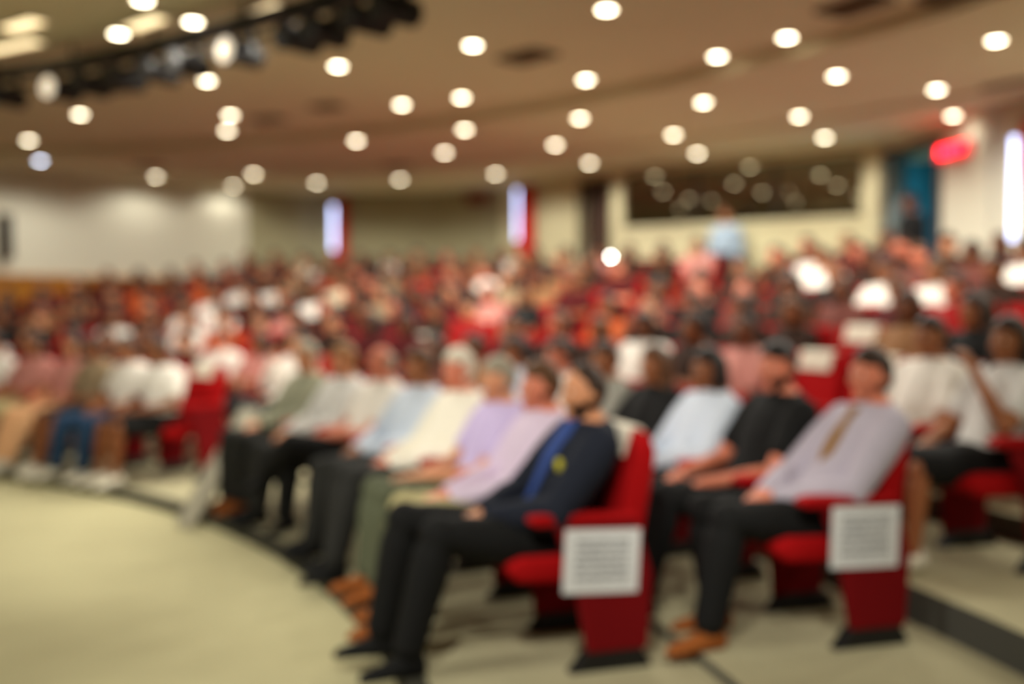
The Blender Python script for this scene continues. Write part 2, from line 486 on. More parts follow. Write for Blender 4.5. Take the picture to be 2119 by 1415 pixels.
# signs
def letters(txt, size, mat, parent, at, depth=.012):
    c = bpy.data.curves.new('text', 'FONT'); c.body = txt; c.size = size; c.space_character = 1.9; c.extrude = depth; c.align_x = 'CENTER'; c.align_y = 'CENTER'
    o = bpy.data.objects.new('lettering', c); COL.objects.link(o)
    dg = bpy.context.evaluated_depsgraph_get(); me = bpy.data.meshes.new_from_object(o.evaluated_get(dg))
    bpy.data.objects.remove(o)
    me.materials.clear(); me.materials.append(mat)
    me.transform(Matrix.Translation(at) @ Matrix.Rotation(PI / 2, 4, 'X'))
    return link('lettering', me, parent)
t = thing('exit_sign', 'glowing red exit sign on the wall beside the blue doorway', 'sign'); placed(t, wall_frame(6, 1.90, 3.24))
g = Geo(); g.box((-.34, -.09, .07), (.34, -.02, .25)); obj('housing', g, M['sign_face'], t, .01)
letters('EXIT', .14, M['sign_red'], t, (0, -.1, .16))
g = Geo(); g.box((-.04, -.03, .1), (.04, 0, .2)); obj('bracket', g, M['black'], t)
t = thing('unlit_sign', 'dull dark red sign high on the wall between the two red curtains', 'sign'); placed(t, wall_frame(3, .78, 3.49))
g = Geo(); g.box((0, -.07, 0), (.52, -.02, .2)); obj('housing', g, M['sign_off'], t, .01)
g = Geo(); g.box((.22, -.03, .06), (.3, 0, .14)); obj('bracket', g, M['black'], t)

# ceiling: inner part over the stage, lower outer part with a step between
g = Geo(); g.prism([(-15.2, -4.2), (8, -4.2), (8, 21), (-15.2, 21)], CEIL_IN, CEIL_IN + .15)
struct(obj('ceiling', g, M['ceiling']), 'brown lit plaster ceiling over the front rows')
g = arc_solid([(CEIL_R, CEIL), (CEIL_R, CEIL_IN + .02), (26, CEIL_IN + .02), (26, CEIL)], -.75, 2.3)
struct(obj('ceiling', g, M['ceiling']), 'lower outer ring of the ceiling over the back rows')
g = arc_solid([(15.9, CEIL - .035), (15.9, CEIL + .01), (16.05, CEIL + .01), (16.05, CEIL - .035)], -.75, 2.3)
struct(obj('trim_5', g, M['ceiling']), 'shallow curved ceiling rib over the back rows')

# ------------------------------------------------------------------ ceiling downlights
LIGHTS = [(8.39, .80), (8.75, .92), (8.95, .83), (9.33, .69), (10.34, 1.009), (10.69, .863), (11.06, .726), (11.13, 1.257), (11.25, .59), (11.86, 1.115), (12.41, .936), (12.53, .872), (12.66, 1.42),
          (12.71, 1.177), (12.79, .749), (13.05, .573), (13.05, .635), (13.5, 1.063), (13.58, .938), (13.74, 1.459), (13.86, .825), (14.12, .715), (14.16, .6),
          (14.26, .49), (14.95, 1.033), (15.23, .922), (15.5, .589), (15.56, .815), (15.59, .701), (15.77, 1.405), (15.82, 1.293), (17.02, .957), (17.13, .739),
          (17.15, .854), (17.22, 1.267), (17.29, 1.174), (17.32, 1.068), (17.3, 1.365), (16.95, .633),
          # further lamps of the same rings beyond the frame
          (13.1, .36), (14.3, .3), (13.2, .1), (15.6, .45)]
def downlight():
    t = thing('ceiling_downlight', '', 'ceiling light', group='round ceiling downlights')
    g = Geo()
    pr = [(.062, 0), (.062, -.012), (.098, -.018), (.105, -.004), (.105, .02), (.062, .02)]
    n = 28
    rings = [[(r * math.cos(2 * PI * k / n), r * math.sin(2 * PI * k / n), z) for r, z in pr] for k in range(n)]
    for k in range(n):
        o = len(g.v)
        g.v += rings[k]
    m = len(pr)
    for k in range(n):
        for i in range(m):
            g.f.append((k * m + i, ((k + 1) % n) * m + i, ((k + 1) % n) * m + (i + 1) % m, k * m + (i + 1) % m))
    obj('trim_ring', g, M['ring'], t, smooth=True)
    g = Geo(); g.ball((0, 0, -.002), (.064, .064, .022), 24, 10); obj('lens', g, M['lens'], t, smooth=True)
    return t
bands = [(0, 9.9, 'cluster behind the lighting rail'), (9.9, 11.5, 'ring nearest the stage'), (11.5, 13.2, 'second ring from the stage'), (13.2, 14.6, 'third ring from the stage'), (14.6, 16.5, 'fourth ring from the stage'), (16.5, 30, 'ring nearest the back wall')]
dl0 = downlight(); first = True
for lo, hi, nm in bands:
    grp = sorted([q for q in LIGHTS if lo <= q[0] < hi], key=lambda q: -q[1])
    for j, (r, t) in enumerate(grp):
        z = CEIL_IN if r < CEIL_R else CEIL
        lab = 'round glowing ceiling downlight, %s from the left wall in the %s' % (NTH[j], nm)
        if first: o = dl0; o.location = pol(r, t, z); o['label'] = lab; first = False
        else: o = dup(dl0, pol(r, t, z), 0, lab)
        if abs(r - 13.74) < .01:
            o['label'] = 'bluish white ceiling downlight close to the left wall'
            for c in o.children:
                if c.name.startswith('lens'): c.data = c.data.copy(); c.data.materials[0] = M['lens_cool']
        sd = bpy.data.lights.new('downlight_beam', 'SPOT'); sd.energy = DOWN_POWER * (0.07 if t == .633 else .25 if t in (1.365, 1.293) else .5 if t == 1.405 else 1); sd.spot_size = math.radians(164); sd.spot_blend = .45
        sd.shadow_soft_size = .06; sd.color = WARM
        so = bpy.data.objects.new('downlight_beam', sd); COL.objects.link(so)
        so.location = (o.location.x, o.location.y, CEIL - .06)

# front lighting rail: a black batten curving under the ceiling, with stage spotlights hung along it
PATH = [(-7.2, 10.1), (-6.0, 9.85), (-4.68, 9.37), (-3.6, 8.85), (-2.46, 8.05), (-1.41, 7.25), (-.83, 6.70), (-.3, 6.0), (.1, 5.3)]
def along(f):
    """point and heading on the rail, f from 0 to 1"""
    n = len(PATH) - 1; x = min(f * n, n - 1e-6); k = int(x); u = x - k
    P = [Vector(PATH[max(0, min(n, k + j))]) for j in (-1, 0, 1, 2)]
    def ev(u): return .5 * (2 * P[1] + (P[2] - P[0]) * u + (2 * P[0] - 5 * P[1] + 4 * P[2] - P[3]) * u * u + (3 * P[1] - P[0] - 3 * P[2] + P[3]) * u ** 3)
    d = (ev(min(1, u + .01)) - ev(max(0, u - .01))).normalized()
    return ev(u), d
def rail_bar(z0, z1, hw):
    g = Geo(); rings = []
    for k in range(61):
        p, d = along(k / 60); n = Vector((-d.y, d.x))
        rings.append([(p.x + n.x * a, p.y + n.y * a, z) for a, z in ((-hw, z0), (hw, z0), (hw, z1), (-hw, z1))])
    g.loft(rings); return g
rail = thing('lighting_rail', 'black curved lighting rail hanging under the ceiling near the stage', 'lighting rail')
obj('batten', rail_bar(3.66, 3.74, .07), M['black'], rail)
obj('lower_tube', rail_bar(3.55, 3.58, .018), M['black'], rail)
for k in range(10):
    p, d = along(.04 + k * .102)
    g = Geo(); g.cyl((p.x, p.y, 3.55), (p.x, p.y, CEIL_IN), .013); obj('hanger', g, M['black'], rail)
SPOTS = [(.13, False, 'dark stage spotlight at the far left of the rail'), (.20, False, 'dark stage spotlight, second from the left end of the rail'), (.26, False, 'dark stage spotlight left of the dim lit one on the rail'), (.332, True, 'dim lit stage spotlight near the left end of the rail'), (.372, False, 'dark stage spotlight right of the dim lit one on the rail'),
         (.415, False, 'dark stage spotlight left of the middle of the rail'), (.455, False, 'dark stage spotlight at the middle of the rail'), (.49, False, 'dark stage spotlight beside the bluish lens on the rail'), (.548, True, 'stage spotlight with a dim bluish lens on the rail'),
         (.61, False, 'dark stage spotlight right of the bluish lens'), (.645, False, 'second dark stage spotlight right of the bluish lens'), (.72, False, 'dark stage spotlight at the upper end of the rail'), (.77, False, 'last dark stage spotlight at the upper end of the rail')]
sp0 = None
for f, lit, lab in SPOTS:
    p, d = along(f); rz = math.atan2(d.y, d.x) + PI
    if sp0 is None:
        sp0 = o = thing('stage_spotlight', lab, 'spotlight', group='spotlights on the lighting rail')
        g = Geo(); g.tube([(0, -.17, -.02), (0, -.14, -.02), (0, .08, -.02), (0, .16, -.02)], [.06, .09, .09, .105], 20, ends=False); obj('can', g, M['lamp_body'], o)
        g = Geo()
        for a in (-1, 1): g.box((a * .115 - .01, -.02, -.03), (a * .115 + .01, .02, .14))
        g.box((-.125, -.02, .13), (.125, .02, .15)); g.cyl((0, 0, .14), (0, 0, .20), .016); obj('yoke', g, M['black'], o)
        g = Geo(); g.ball((0, .158, -.02), (.09, .02, .09), 20, 10); obj('lens', g, M['black'], o, smooth=True)
    else: o = dup(sp0, (0, 0, 0), 0, lab)
    o.location = (p.x, p.y, 3.50); o.rotation_euler = (0, 0, rz)
    if lit:
        for c in o.children:
            if c.name.startswith('lens'): c.data = c.data.copy(); c.data.materials[0] = M['lens_dim']
# long lit panels recessed in the ceiling behind the rail
pan = [(8.45, 1.05, .8, .14, 'long soft lit ceiling panel at the far left behind the rail'), (8.1, .96, .5, .16, 'bright lit ceiling panel at the left edge'),
       (8.68, .86, .5, .15, 'yellow lit ceiling panel above the bright spotlights'), (9.05, .985, .75, .16, 'long yellow lit ceiling panel just above the rail'), (9.15, .75, .55, .13, 'pale lit ceiling panel near the upper end of the rail')]
for r, t, L, wd, lab in pan:
    th = thing('ceiling_light_panel', lab, 'light panel', pol(r, t, CEIL_IN), t + PI / 2 + .0, 'long light panels behind the lighting rail')
    g = Geo(); g.box((-L / 2, -wd / 2, -.02), (L / 2, wd / 2, -.008)); obj('diffuser', g, M['panel_lit'], th, .004)
    g = Geo(); 
    for a in (-1, 1):
        g.box((-L / 2 - .03, a * (wd / 2 + .015) - .015, -.03), (L / 2 + .03, a * (wd / 2 + .015) + .015, 0)); g.box((a * (L / 2 + .015) - .015, -wd / 2, -.03), (a * (L / 2 + .015) + .015, wd / 2, 0))
    obj('frame', g, M['ring'], th)
# unseen stage spots lighting the front rows, then added fill spots
for t, r in ((.15, 4.6), (.55, 4.4), (.95, 4.4)):
    spot_light('stage_beam', pol(r, t, 3.7), pol(9.6, t + .1, .75), STAGE_POWER * (.75 if t > .9 else 1), 62, WARM)
spot_light('fill_beam', (-.4, .9, 3.8), (0, 5.0, .5), 510, 42, WARM, .9)  # added fill from near the camera onto the first row
spot_light('fill_beam', (.6, .9, 3.8), (1.5, 4.6, .8), 330, 34, WARM, .9)  # added fill from near the camera onto the second row's end seat
spot_light('fill_beam', (-2.4, 2.4, 3.8), (-2.3, 4.2, 0), 110, 80, WARM, .9)  # added fill brightening the near stage floor

# ceiling vents
vt = None
for j, (r, t, s_, lab) in enumerate([(11.69, .724, 1.0, 'dark ceiling vent above the middle block, nearest the centre of the ceiling'), (10.17, 1.128, .8, 'dark ceiling vent below the left end of the lighting rail'),
                      (12.26, 1.095, .8, 'ceiling vent beside two downlights on the left'), (12.0, 1.0, .7, 'faint ceiling vent between the left and middle downlights'),
                      (12.81, .501, 1.0, 'ceiling vent at the top of the ceiling on the right'), (13.25, .46, .9, 'dark ceiling vent nearest the right wall at the top'),
                      (15.95, .554, 1.0, 'ceiling vent above the crimson curtain on the right'), (15.8, 1.122, .8, 'small ceiling vent near the farther light strip'), (14.55, 1.365, .8, 'ceiling vent near the left wall')]):
    z = CEIL_IN if r < CEIL_R else CEIL
    if vt is None:
        vt = thing('ceiling_vent', lab, 'vent', pol(r, t, z), t, 'ceiling vents')
        g = Geo()
        for a in (-1, 1):
            g.box((-.16, a * .25 - .02, -.025), (.16, a * .25 + .02, 0)); g.box((a * .16 - .02, -.25, -.025), (a * .16 + .02, .25, 0))
        obj('frame', g, M['vent'], vt, .004)
        g = Geo()
        R = Matrix.Rotation(.6, 3, 'Y')
        for k in range(7): g.box((-.02, -.24, -.003), (.02, .24, .003), R, (-.12 + k * .04, 0, -.014))
        obj('slat', g, M['vent'], vt)
        g = Geo(); g.box((-.15, -.24, -.004), (.15, .24, -.001)); obj('backing', g, M['black'], vt)
        o = vt
    else: o = dup(vt, pol(r, t, z), t, lab)
    o.scale = (s_, s_, 1)

# ------------------------------------------------------------------ auditorium seats (local: +Y faces the stage, -X is the near side)
def seat_parts(parent, detailed=True, end=False, cover=False):
    g = Geo()
    back = [(-.120, .42), (-.145, .60), (-.190, .80), (-.218, .90), (-.240, .985), (-.285, .985), (-.318, .90), (-.305, .80), (-.268, .60), (-.240, .42), (-.20, .38)]
    g.extrude_x(back, -.245, .245)
    o = bake(obj('backrest', g, M['seat'], parent, .03)); [setattr(p, 'use_smooth', True) for p in o.data.polygons]
    g = Geo(); g.extrude_x([(-.12, .40), (-.10, .475), (.28, .485), (.34, .46), (.345, .42), (.30, .375), (-.08, .36)], -.24, .24)
    o = bake(obj('seat_cushion', g, M['seat'], parent, .025)); [setattr(p, 'use_smooth', True) for p in o.data.polygons]
    for s in ((-1, 1) if end else (-1,)):
        g = Geo(); g.extrude_x([(-.20, .625), (-.20, .655), (.22, .672), (.27, .66), (.275, .635), (.24, .62)], s * .275 - .04, s * .275 + .04)
        bake(obj('armrest', g, M['seat'], parent, .014))
        g = Geo()
        if end and s < 0:
            g.extrude_x([(-.25, .08), (.02, .08), (.08, .40), (.17, .62), (-.20, .625), (-.27, .40)], -.31, -.262)
        else:
            g.extrude_x([(-.20, .08), (.06, .08), (.08, .40), (.12, .62), (-.20, .625), (-.22, .40)], s * .275 - .018, s * .275 + .018)
        bake(obj('side_panel', g, M['seat_panel'], parent, .012))
        g = Geo(); g.extrude_x([(-.27, 0), (.10, 0), (.07, .03), (.03, .085), (-.22, .085), (-.26, .03)], s * .275 - .03, s * .275 + .03)
        bake(obj('foot', g, M['seat_metal'], parent, .006))
    if cover:
        add_cover(parent)

def add_cover(parent, half=.15):
    g = Geo(); g.extrude_x([(-.204, .87), (-.195, .87), (-.228, .987), (-.242, .997), (-.285, .997), (-.298, .985), (-.318, .935), (-.311, .935), (-.284, .99), (-.244, .99)], -half, half)
    c = obj('headrest_cover', g, M['cover'], parent); c['label'] = 'white headrest cover'
    return c

seat_std = thing('auditorium_seat', '', 'seat', group='red auditorium seats'); seat_parts(seat_std)
seat_end = thing('auditorium_seat', '', 'seat', group='red auditorium seats'); seat_parts(seat_end, end=True)
# a seat far back: one mesh, too small to show its parts
def far_seat():
    g = Geo()
    g.extrude_x([(-.125, .42), (-.205, .80), (-.262, .985), (-.30, .985), (-.335, .90), (-.275, .60), (-.245, .42)], -.245, .245)
    g.extrude_x([(-.12, .40), (-.10, .475), (.30, .485), (.345, .42), (.30, .375), (-.08, .36)], -.24, .24)
    g.extrude_x([(-.20, .625), (-.20, .655), (.25, .668), (.27, .635)], -.31, -.24)
    g.extrude_x([(-.27, 0), (.10, 0), (.06, .10), (.10, .62), (-.20, .62), (-.20, .1)], -.30, -.25)
    o = bake(obj('auditorium_seat', g, M['seat'], None, .02)); return tag(o, '', 'seat', 'red auditorium seats')
seat_far = far_seat()

# ------------------------------------------------------------------ people
def pose(**k):
    p = dict(lean=.16, head=(0, -.02, 1.135), yaw=0.0, pitch=-.05, roll=0.0, turn=0.0,
             elbow_l=(-.25, .07, .66), wrist_l=(-.085, .31, .615), elbow_r=(.25, .07, .66), wrist_r=(.085, .31, .615),
             knee_l=(-.11, .52, .50), ankle_l=(-.115, .56, .10), knee_r=(.11, .52, .50), ankle_r=(.115, .56, .10), feet=0.0, curl=.55)
    p.update(k); return p   # lean: how far the torso leans back

TORSO = [(.42, .08, .15, .11), (.50, .05, .178, .128), (.60, .02, .165, .125), (.72, -.02, .160, .124), (.84, -.05, .178, .126), (.92, -.068, .188, .112), (.975, -.078, .155, .088), (1.015, -.078, .085, .070), (1.04, -.075, .062, .062)]
LEAN = [0.0]
def lean_back(v):
    v = Vector(v); v.y -= LEAN[0] * max(0, v.z - .5); return v

def torso(g, off=0.0, z0=.42, z1=1.04, wide=1.0, belly=0.0):
    rings = []
    for z, y, rx, ry in TORSO:
        if z < z0 - .01 or z > z1 + .01: continue
        b = belly * math.exp(-((z - .62) / .12) ** 2)
        rx = rx * wide + off; ry = ry * wide + off + b
        y -= LEAN[0] * max(0, z - .5)
        rings.append([(rx * math.cos(2 * PI * k / 28), y + b * .6 + ry * math.sin(2 * PI * k / 28), z) for k in range(28)])
    g.loft(rings)

def limb(g, pts, radii, n=14):
    """a tapering limb, rounded at its joints, with a little muscle between them"""
    P, Rr = [], []
    for i in range(len(pts) - 1):
        a, b = Vector(pts[i]), Vector(pts[i + 1]); ra, rb = radii[i], radii[i + 1]
        for k in range(5):
            f = k / 5
            P.append(a.lerp(b, f)); Rr.append((ra + (rb - ra) * f) * (1 + .10 * math.sin(PI * min(1, f * 1.5)) * (1 if f < .67 else 0)))
    P.append(Vector(pts[-1])); Rr.append(radii[-1])
    g.tube(P, Rr, n, ends=False)
    for p, r in zip(pts, radii): g.ball(p, r, n, 10)

def head_matrix(p):
    return Matrix.Translation(lean_back(p['head'])) @ Matrix.Rotation(p['yaw'], 4, 'Z') @ Matrix.Rotation(p['pitch'], 4, 'X') @ Matrix.Rotation(p['roll'], 4, 'Y')

def skull(grow=0.0):
    """head surface points in head space (+Y the face)"""
    n, m = 30, 22; v = []; f = []
    for j in range(1, m):
        a = PI * j / m
        for i in range(n):
            b = 2 * PI * i / n
            x, y, z = math.sin(a) * math.cos(b), math.sin(a) * math.sin(b), math.cos(a)
            X, Y, Z = x * .076, y * .094, z * .118
            if z < 0:
                X *= 1 - .30 * (-z) ** 1.6
                Y = Y * (1 - .16 * -z) + .012 * -z if y > 0 else Y * (1 - .42 * -z)
            if y > 0 and -.25 < z < .3: Y -= .006 * math.exp(-((abs(x) - .42) / .2) ** 2) * math.exp(-((z - .1) / .14) ** 2)
            s = 1 + grow / .095
            v.append((X * s, Y * s, Z * s))
    v += [(0, 0, .118 + grow), (0, .012, -.118 - grow)]
    for j in range(m - 2):
        for i in range(n):
            k = (i + 1) % n
            f.append((j * n + i, (j + 1) * n + i, (j + 1) * n + k, j * n + k))
    T, B = (m - 1) * n, (m - 1) * n + 1
    for i in range(n):
        k = (i + 1) % n
        f.append((T, i, k)); f.append((B, (m - 2) * n + k, (m - 2) * n + i))
    return v, f

def add_head(g, H):
    h = Geo(); v, f = skull(); h.add(v, f)
    h.tube([(0, .088, .022), (0, .098, .0), (0, .110, -.022)], [.008, .010, .014], 10)          # nose
    h.ball((-.012, .096, -.026), .010); h.ball((.012, .096, -.026), .010)
    h.tube([(-.045, .074, .036), (0, .088, .034), (.045, .074, .036)], [.010, .011, .010], 8)   # brow
    h.tube([(-.022, .080, -.060), (0, .089, -.058), (.022, .080, -.060)], [.006, .009, .006], 8)
    h.tube([(-.018, .079, -.071), (0, .087, -.072), (.018, .079, -.071)], [.006, .009, .006], 8)
    h.ball((0, .072, -.098), (.026, .022, .018))                                                 # chin
    for s in (-1, 1):
        h.ball((s * .079, -.008, -.004), (.010, .021, .032)); h.ball((s * .050, .058, -.022), (.022, .024, .024))   # ears, cheeks
        h.ball((s * .031, .078, .012), (.014, .011, .008))                                       # lids
    g.add([tuple(H @ Vector(q)) for q in h.v], h.f)

def add_hand(g, wrist, elbow, side, curl, detail):
    w, e = Vector(wrist), Vector(elbow)
    d = (w - e).normalized()
    down = Vector((0, 0, -1)); across = d.cross(down)
    if across.length < .2: across = Vector((1, 0, 0))
    across.normalize(); nrm = across.cross(d).normalized()
    if nrm.z > 0: nrm = -nrm
    R = Matrix((across, d, nrm)).transposed()
    pc = w + d * .05
    g.ball(pc, (.040, .055, .016), 14, 10, R)
    g.tube([w - d * .01, w + d * .03], [.027, .026], 12)
    inner = across if across.x * -side > 0 else -across
    for i, (o, L) in enumerate(((-.031, .068), (-.0105, .080), (.0105, .076), (.031, .058))):
        b = w + d * .088 + inner * -o * 1.0
        p, dd = b, d.copy(); pts = [b - d * .015]
        for q in range(3):
            p = p + dd * (L / 3 if q else L * .42); pts.append(p)
            dd = (dd + nrm * curl * (.8 + .1 * i)).normalized()
        g.tube(pts, [.0088, .0088, .008, .0068], 8)
    b = w + d * .025 + inner * .028
    p1 = b + (d * .6 + inner * .75).normalized() * .042; p2 = p1 + (d * .9 + inner * .15 + nrm * .4).normalized() * .032
    g.tube([b - inner * .012, p1, p2], [.013, .0105, .008], 8)

SH_L, SH_R = (-.185, -.068, .925), (.185, -.068, .925)
HIP_L, HIP_R = (-.092, .07, .495), (.092, .07, .495)

def body_mesh(p, name, mat, vox, standing=False):
    LEAN[0] = p['lean']; g = Geo(); H = head_matrix(p); add_head(g, H)
    torso(g)
    nb = H @ Vector((0, -.018, -.06))
    g.tube([lean_back((0, -.075, .98)), lean_back((0, -.073, 1.02)), nb], [.062, .056, .052], 16)
    for s, sh, el, wr in ((-1, lean_back(SH_L), lean_back(p['elbow_l']), p['wrist_l']), (1, lean_back(SH_R), lean_back(p['elbow_r']), p['wrist_r'])):
        limb(g, [sh, el, wr], [.056, .042, .027]); add_hand(g, wr, el, s, p['curl'], True)
    for hp, kn, an in ((HIP_L, p['knee_l'], p['ankle_l']), (HIP_R, p['knee_r'], p['ankle_r'])):
        limb(g, [hp, kn, an], [.085, .058, .038])
        a = Vector(an); fd = foot_dir(p, kn, an)
        g.tube([a + Vector((0, 0, -.045)), a + fd * .05 + Vector((0, 0, -.064)), a + fd * .13 + Vector((0, 0, -.074))], [.031, .026, .017], 10)
    return fuse(g, name, mat, vox)

def foot_dir(p, kn, an):
    return Vector((.12 * (1 if an[0] > 0 else -1), 1, p['feet'])).normalized()

def shoe_mesh(p, side, name, mat, vox):
    g = Geo(); kn, an = (p['knee_l'], p['ankle_l']) if side < 0 else (p['knee_r'], p['ankle_r'])
    a = Vector(an); fd = foot_dir(p, kn, an); up = Vector((0, 0, 1)); up = (up - fd * up.dot(fd)).normalized(); ac = fd.cross(up)
    rings = []
    for f, wd, hi in ((-.078, .028, .075), (-.062, .040, .105), (-.02, .045, .112), (.03, .045, .094), (.08, .048, .074), (.14, .048, .056), (.185, .036, .044), (.205, .015, .026)):
        c = a + fd * f - up * .098
        rings.append([tuple(c + ac * (wd * math.cos(2 * PI * k / 16)) + up * max(0, hi * .5 + hi * .5 * math.sin(2 * PI * k / 16) * (1.0 if math.sin(2 * PI * k / 16) > 0 else 1.0))) for k in range(16)])
    g.loft(rings)
    return fuse(g, name, mat, vox, 2)

def shirt_mesh(p, name, mat, vox, sleeve='long', off=.015, wide=1.0, belly=0.0, collar=True, low=.46):
    LEAN[0] = p['lean']; g = Geo(); torso(g, off, low, 1.015 if collar else .975, wide, belly)
    for sh, el, wr in ((SH_L, p['elbow_l'], p['wrist_l']), (SH_R, p['elbow_r'], p['wrist_r'])):
        s, e, w_ = lean_back(sh), lean_back(el), Vector(wr)
        if sleeve == 'long': limb(g, [s, e, e.lerp(w_, .93)], [.062 + off, .052 + off, .030 + off])
        elif sleeve == 'short': limb(g, [s, s.lerp(e, .62)], [.064 + off, .056 + off])
        else: g.ball(s, .06 + off)
    if collar: g.tube([lean_back((0, -.082, .99)), lean_back((0, -.076, 1.035))], [.068, .066], 18, ends=False)
    return fuse(g, name, mat, vox)

def trousers_mesh(p, name, mat, vox, kind='long', off=.014):
    LEAN[0] = p['lean']; g = Geo(); torso(g, off + .004, .42, .60)
    g.ball((0, .06, .475), (.18, .13, .09))
    if kind == 'skirt':
        a, b = Vector(p['knee_l']), Vector(p['knee_r'])
        rings = []
        for f in (0, .25, .5, .75, 1.0):
            c = Vector((0, .05, .495)).lerp((a + b) / 2 + Vector((0, .02, .005)), f); wd = .19 + (.17 + (abs(a.x - b.x) - .22) * .5 - .19) * f; hh = .125 - .025 * f
            rings.append([(c.x + wd * math.cos(2 * PI * k / 24), c.y, c.z + hh * math.sin(2 * PI * k / 24)) for k in range(24)])
        g.loft(rings)
    else:
        for hp, kn, an in ((HIP_L, p['knee_l'], p['ankle_l']), (HIP_R, p['knee_r'], p['ankle_r'])):
            k_, a_ = Vector(kn), Vector(an)
            if kind == 'long': limb(g, [hp, k_, k_.lerp(a_, .93)], [.088 + off, .063 + off, .050 + off])
            else: limb(g, [hp, Vector(hp).lerp(k_, .85)], [.09 + off, .068 + off])
    return fuse(g, name, mat, vox)

def hair_mesh(p, style, name, mat, vox):
    LEAN[0] = p['lean']; H = head_matrix(p); h = Geo(); v, f = skull(.016)
    out = []
    for x, y, z in v:
        th = math.atan2(y, abs(x) + 1e-6)            # 90 deg = face
        face = y > -.002
        if style == 'bald':
            keep = (y < .012 and -.065 < z < .058)
        elif style == 'receding':
            keep = (y < .02 and z > -.06) or (z > .085 and y < .045)
        else:
            keep = (z > .062 and y < .085) or (y < .012 and z > -.07) or (z > .082)
            if style in ('long', 'bob'): keep = keep or (y < .022 and z > -.118)
        s = 1.0 if keep else .80
        if keep and style in ('long', 'bob', 'short') and z > .05: s = 1.04
        out.append((x * s, y * s, z * s))
    h.add(out, f)
    if style == 'long':
        for s in (-1, 1):
            h.tube([(s * .070, .0, .05), (s * .086, -.012, -.06), (s * .094, -.004, -.15), (s * .090, .016, -.25)], [.026, .030, .032, .020], 12)
        h.tube([(0, -.075, .04), (0, -.092, -.08), (0, -.085, -.19)], [.06, .062, .045], 14)
    elif style == 'bob':
        for s in (-1, 1): h.tube([(s * .070, -.005, .05), (s * .084, -.01, -.05), (s * .076, -.005, -.12)], [.026, .030, .022], 12)
        h.tube([(0, -.07, .03), (0, -.08, -.09)], [.055, .055], 14)
    elif style == 'tail':
        h.tube([(0, -.09, .03), (0, -.135, .0), (0, -.125, -.14)], [.03, .036, .018], 12)
    g = Geo(); g.add([tuple(H @ Vector(q)) for q in h.v], h.f)
    return fuse(g, name, mat, vox, 2)

def beard_mesh(p, mat, vox):
    H = head_matrix(p); h = Geo(); v, f = skull(.008)
    h.add([(x * s, y * s, z * s) for x, y, z in v for s in ((1.0 if (z < -.045 and y > -.005) else .84),)], f)
    g = Geo(); g.add([tuple(H @ Vector(q)) for q in h.v], h.f)
    return fuse(g, 'beard', mat, vox, 2)

def torso_front(z, off):
    for (z0, y0, a0, r0), (z1, y1, a1, r1) in zip(TORSO, TORSO[1:]):
        if z0 <= z <= z1:
            f = (z - z0) / (z1 - z0); return - LEAN[0] * max(0, z - .5) + y0 + (y1 - y0) * f + r0 + (r1 - r0) * f + off
    return 0
def front_strip(widths, off, thick=.008):
    """a cloth strip lying down the chest: (z, half width)"""
    g = Geo(); rings = []
    for z, hw in widths:
        y = torso_front(z, off)
        rings.append([(-hw, y - .02, z), (hw, y - .02, z), (hw * .9, y + thick * .4, z), (0, y + thick, z), (-hw * .9, y + thick * .4, z)])
    g.loft(rings); return g

def add_eyes(o, p):
    H = head_matrix(p)
    for s in (-1, 1):
        g = Geo(); g.ball((0, 0, 0), .0095, 12, 8)
        v = [tuple(H @ (Vector(q) + Vector((s * .031, .0815, .013)))) for q in g.v]; gg = Geo(); gg.add(v, g.f)
        e = obj('eye', gg, M['eye'], o, smooth=True)
        g = Geo(); g.ball((0, 0, 0), (.0058, .003, .0058), 10, 6)
        v = [tuple(H @ (Vector(q) + Vector((s * .031, .0905, .013)))) for q in g.v]; gg = Geo(); gg.add(v, g.f)
        obj('iris', gg, M['iris'], e, smooth=True)

# ---- crowd figures: six poses, shared by the far rows
POSES = [pose(),
         pose(yaw=.25, wrist_l=(-.05, .33, .62), wrist_r=(.06, .28, .625), knee_l=(-.14, .51, .50), roll=.05),
         pose(yaw=-.2, elbow_l=(-.27, .0, .70), wrist_l=(-.27, .26, .70), knee_r=(.15, .5, .5), head=(.01, -.03, 1.13)),
         pose(yaw=.1, elbow_r=(.22, .14, .70), wrist_r=(.07, .13, .97), pitch=-.1, roll=.08, curl=.8),
         pose(yaw=-.3, elbow_l=(-.26, .08, .70), elbow_r=(.26, .08, .70), wrist_l=(.04, .19, .75), wrist_r=(-.04, .21, .72), pitch=.03),
         pose(yaw=.0, elbow_l=(-.24, .1, .68), elbow_r=(.24, .1, .68), wrist_l=(-.09, .32, .72), wrist_r=(.09, .32, .72), pitch=-.25, curl=.3)]
VC = .0145
CROWD = {}
def crowd_mesh(kind, i, extra=''):
    key = (kind, i, extra)
    if key not in CROWD:
        p = POSES[i]; nm = '%s_pose' % kind
        if kind == 'body': CROWD[key] = body_mesh(p, 'person', SKIN[0], .0105)
        elif kind == 'shirt': CROWD[key] = shirt_mesh(p, 'shirt', CLOTH['white'], VC, extra)
        elif kind == 'trousers': CROWD[key] = trousers_mesh(p, 'trousers', CLOTH['black'], VC, extra)
        elif kind == 'hair': CROWD[key] = hair_mesh(p, extra, 'hair', HAIRM['black'], .011)
    return CROWD[key]

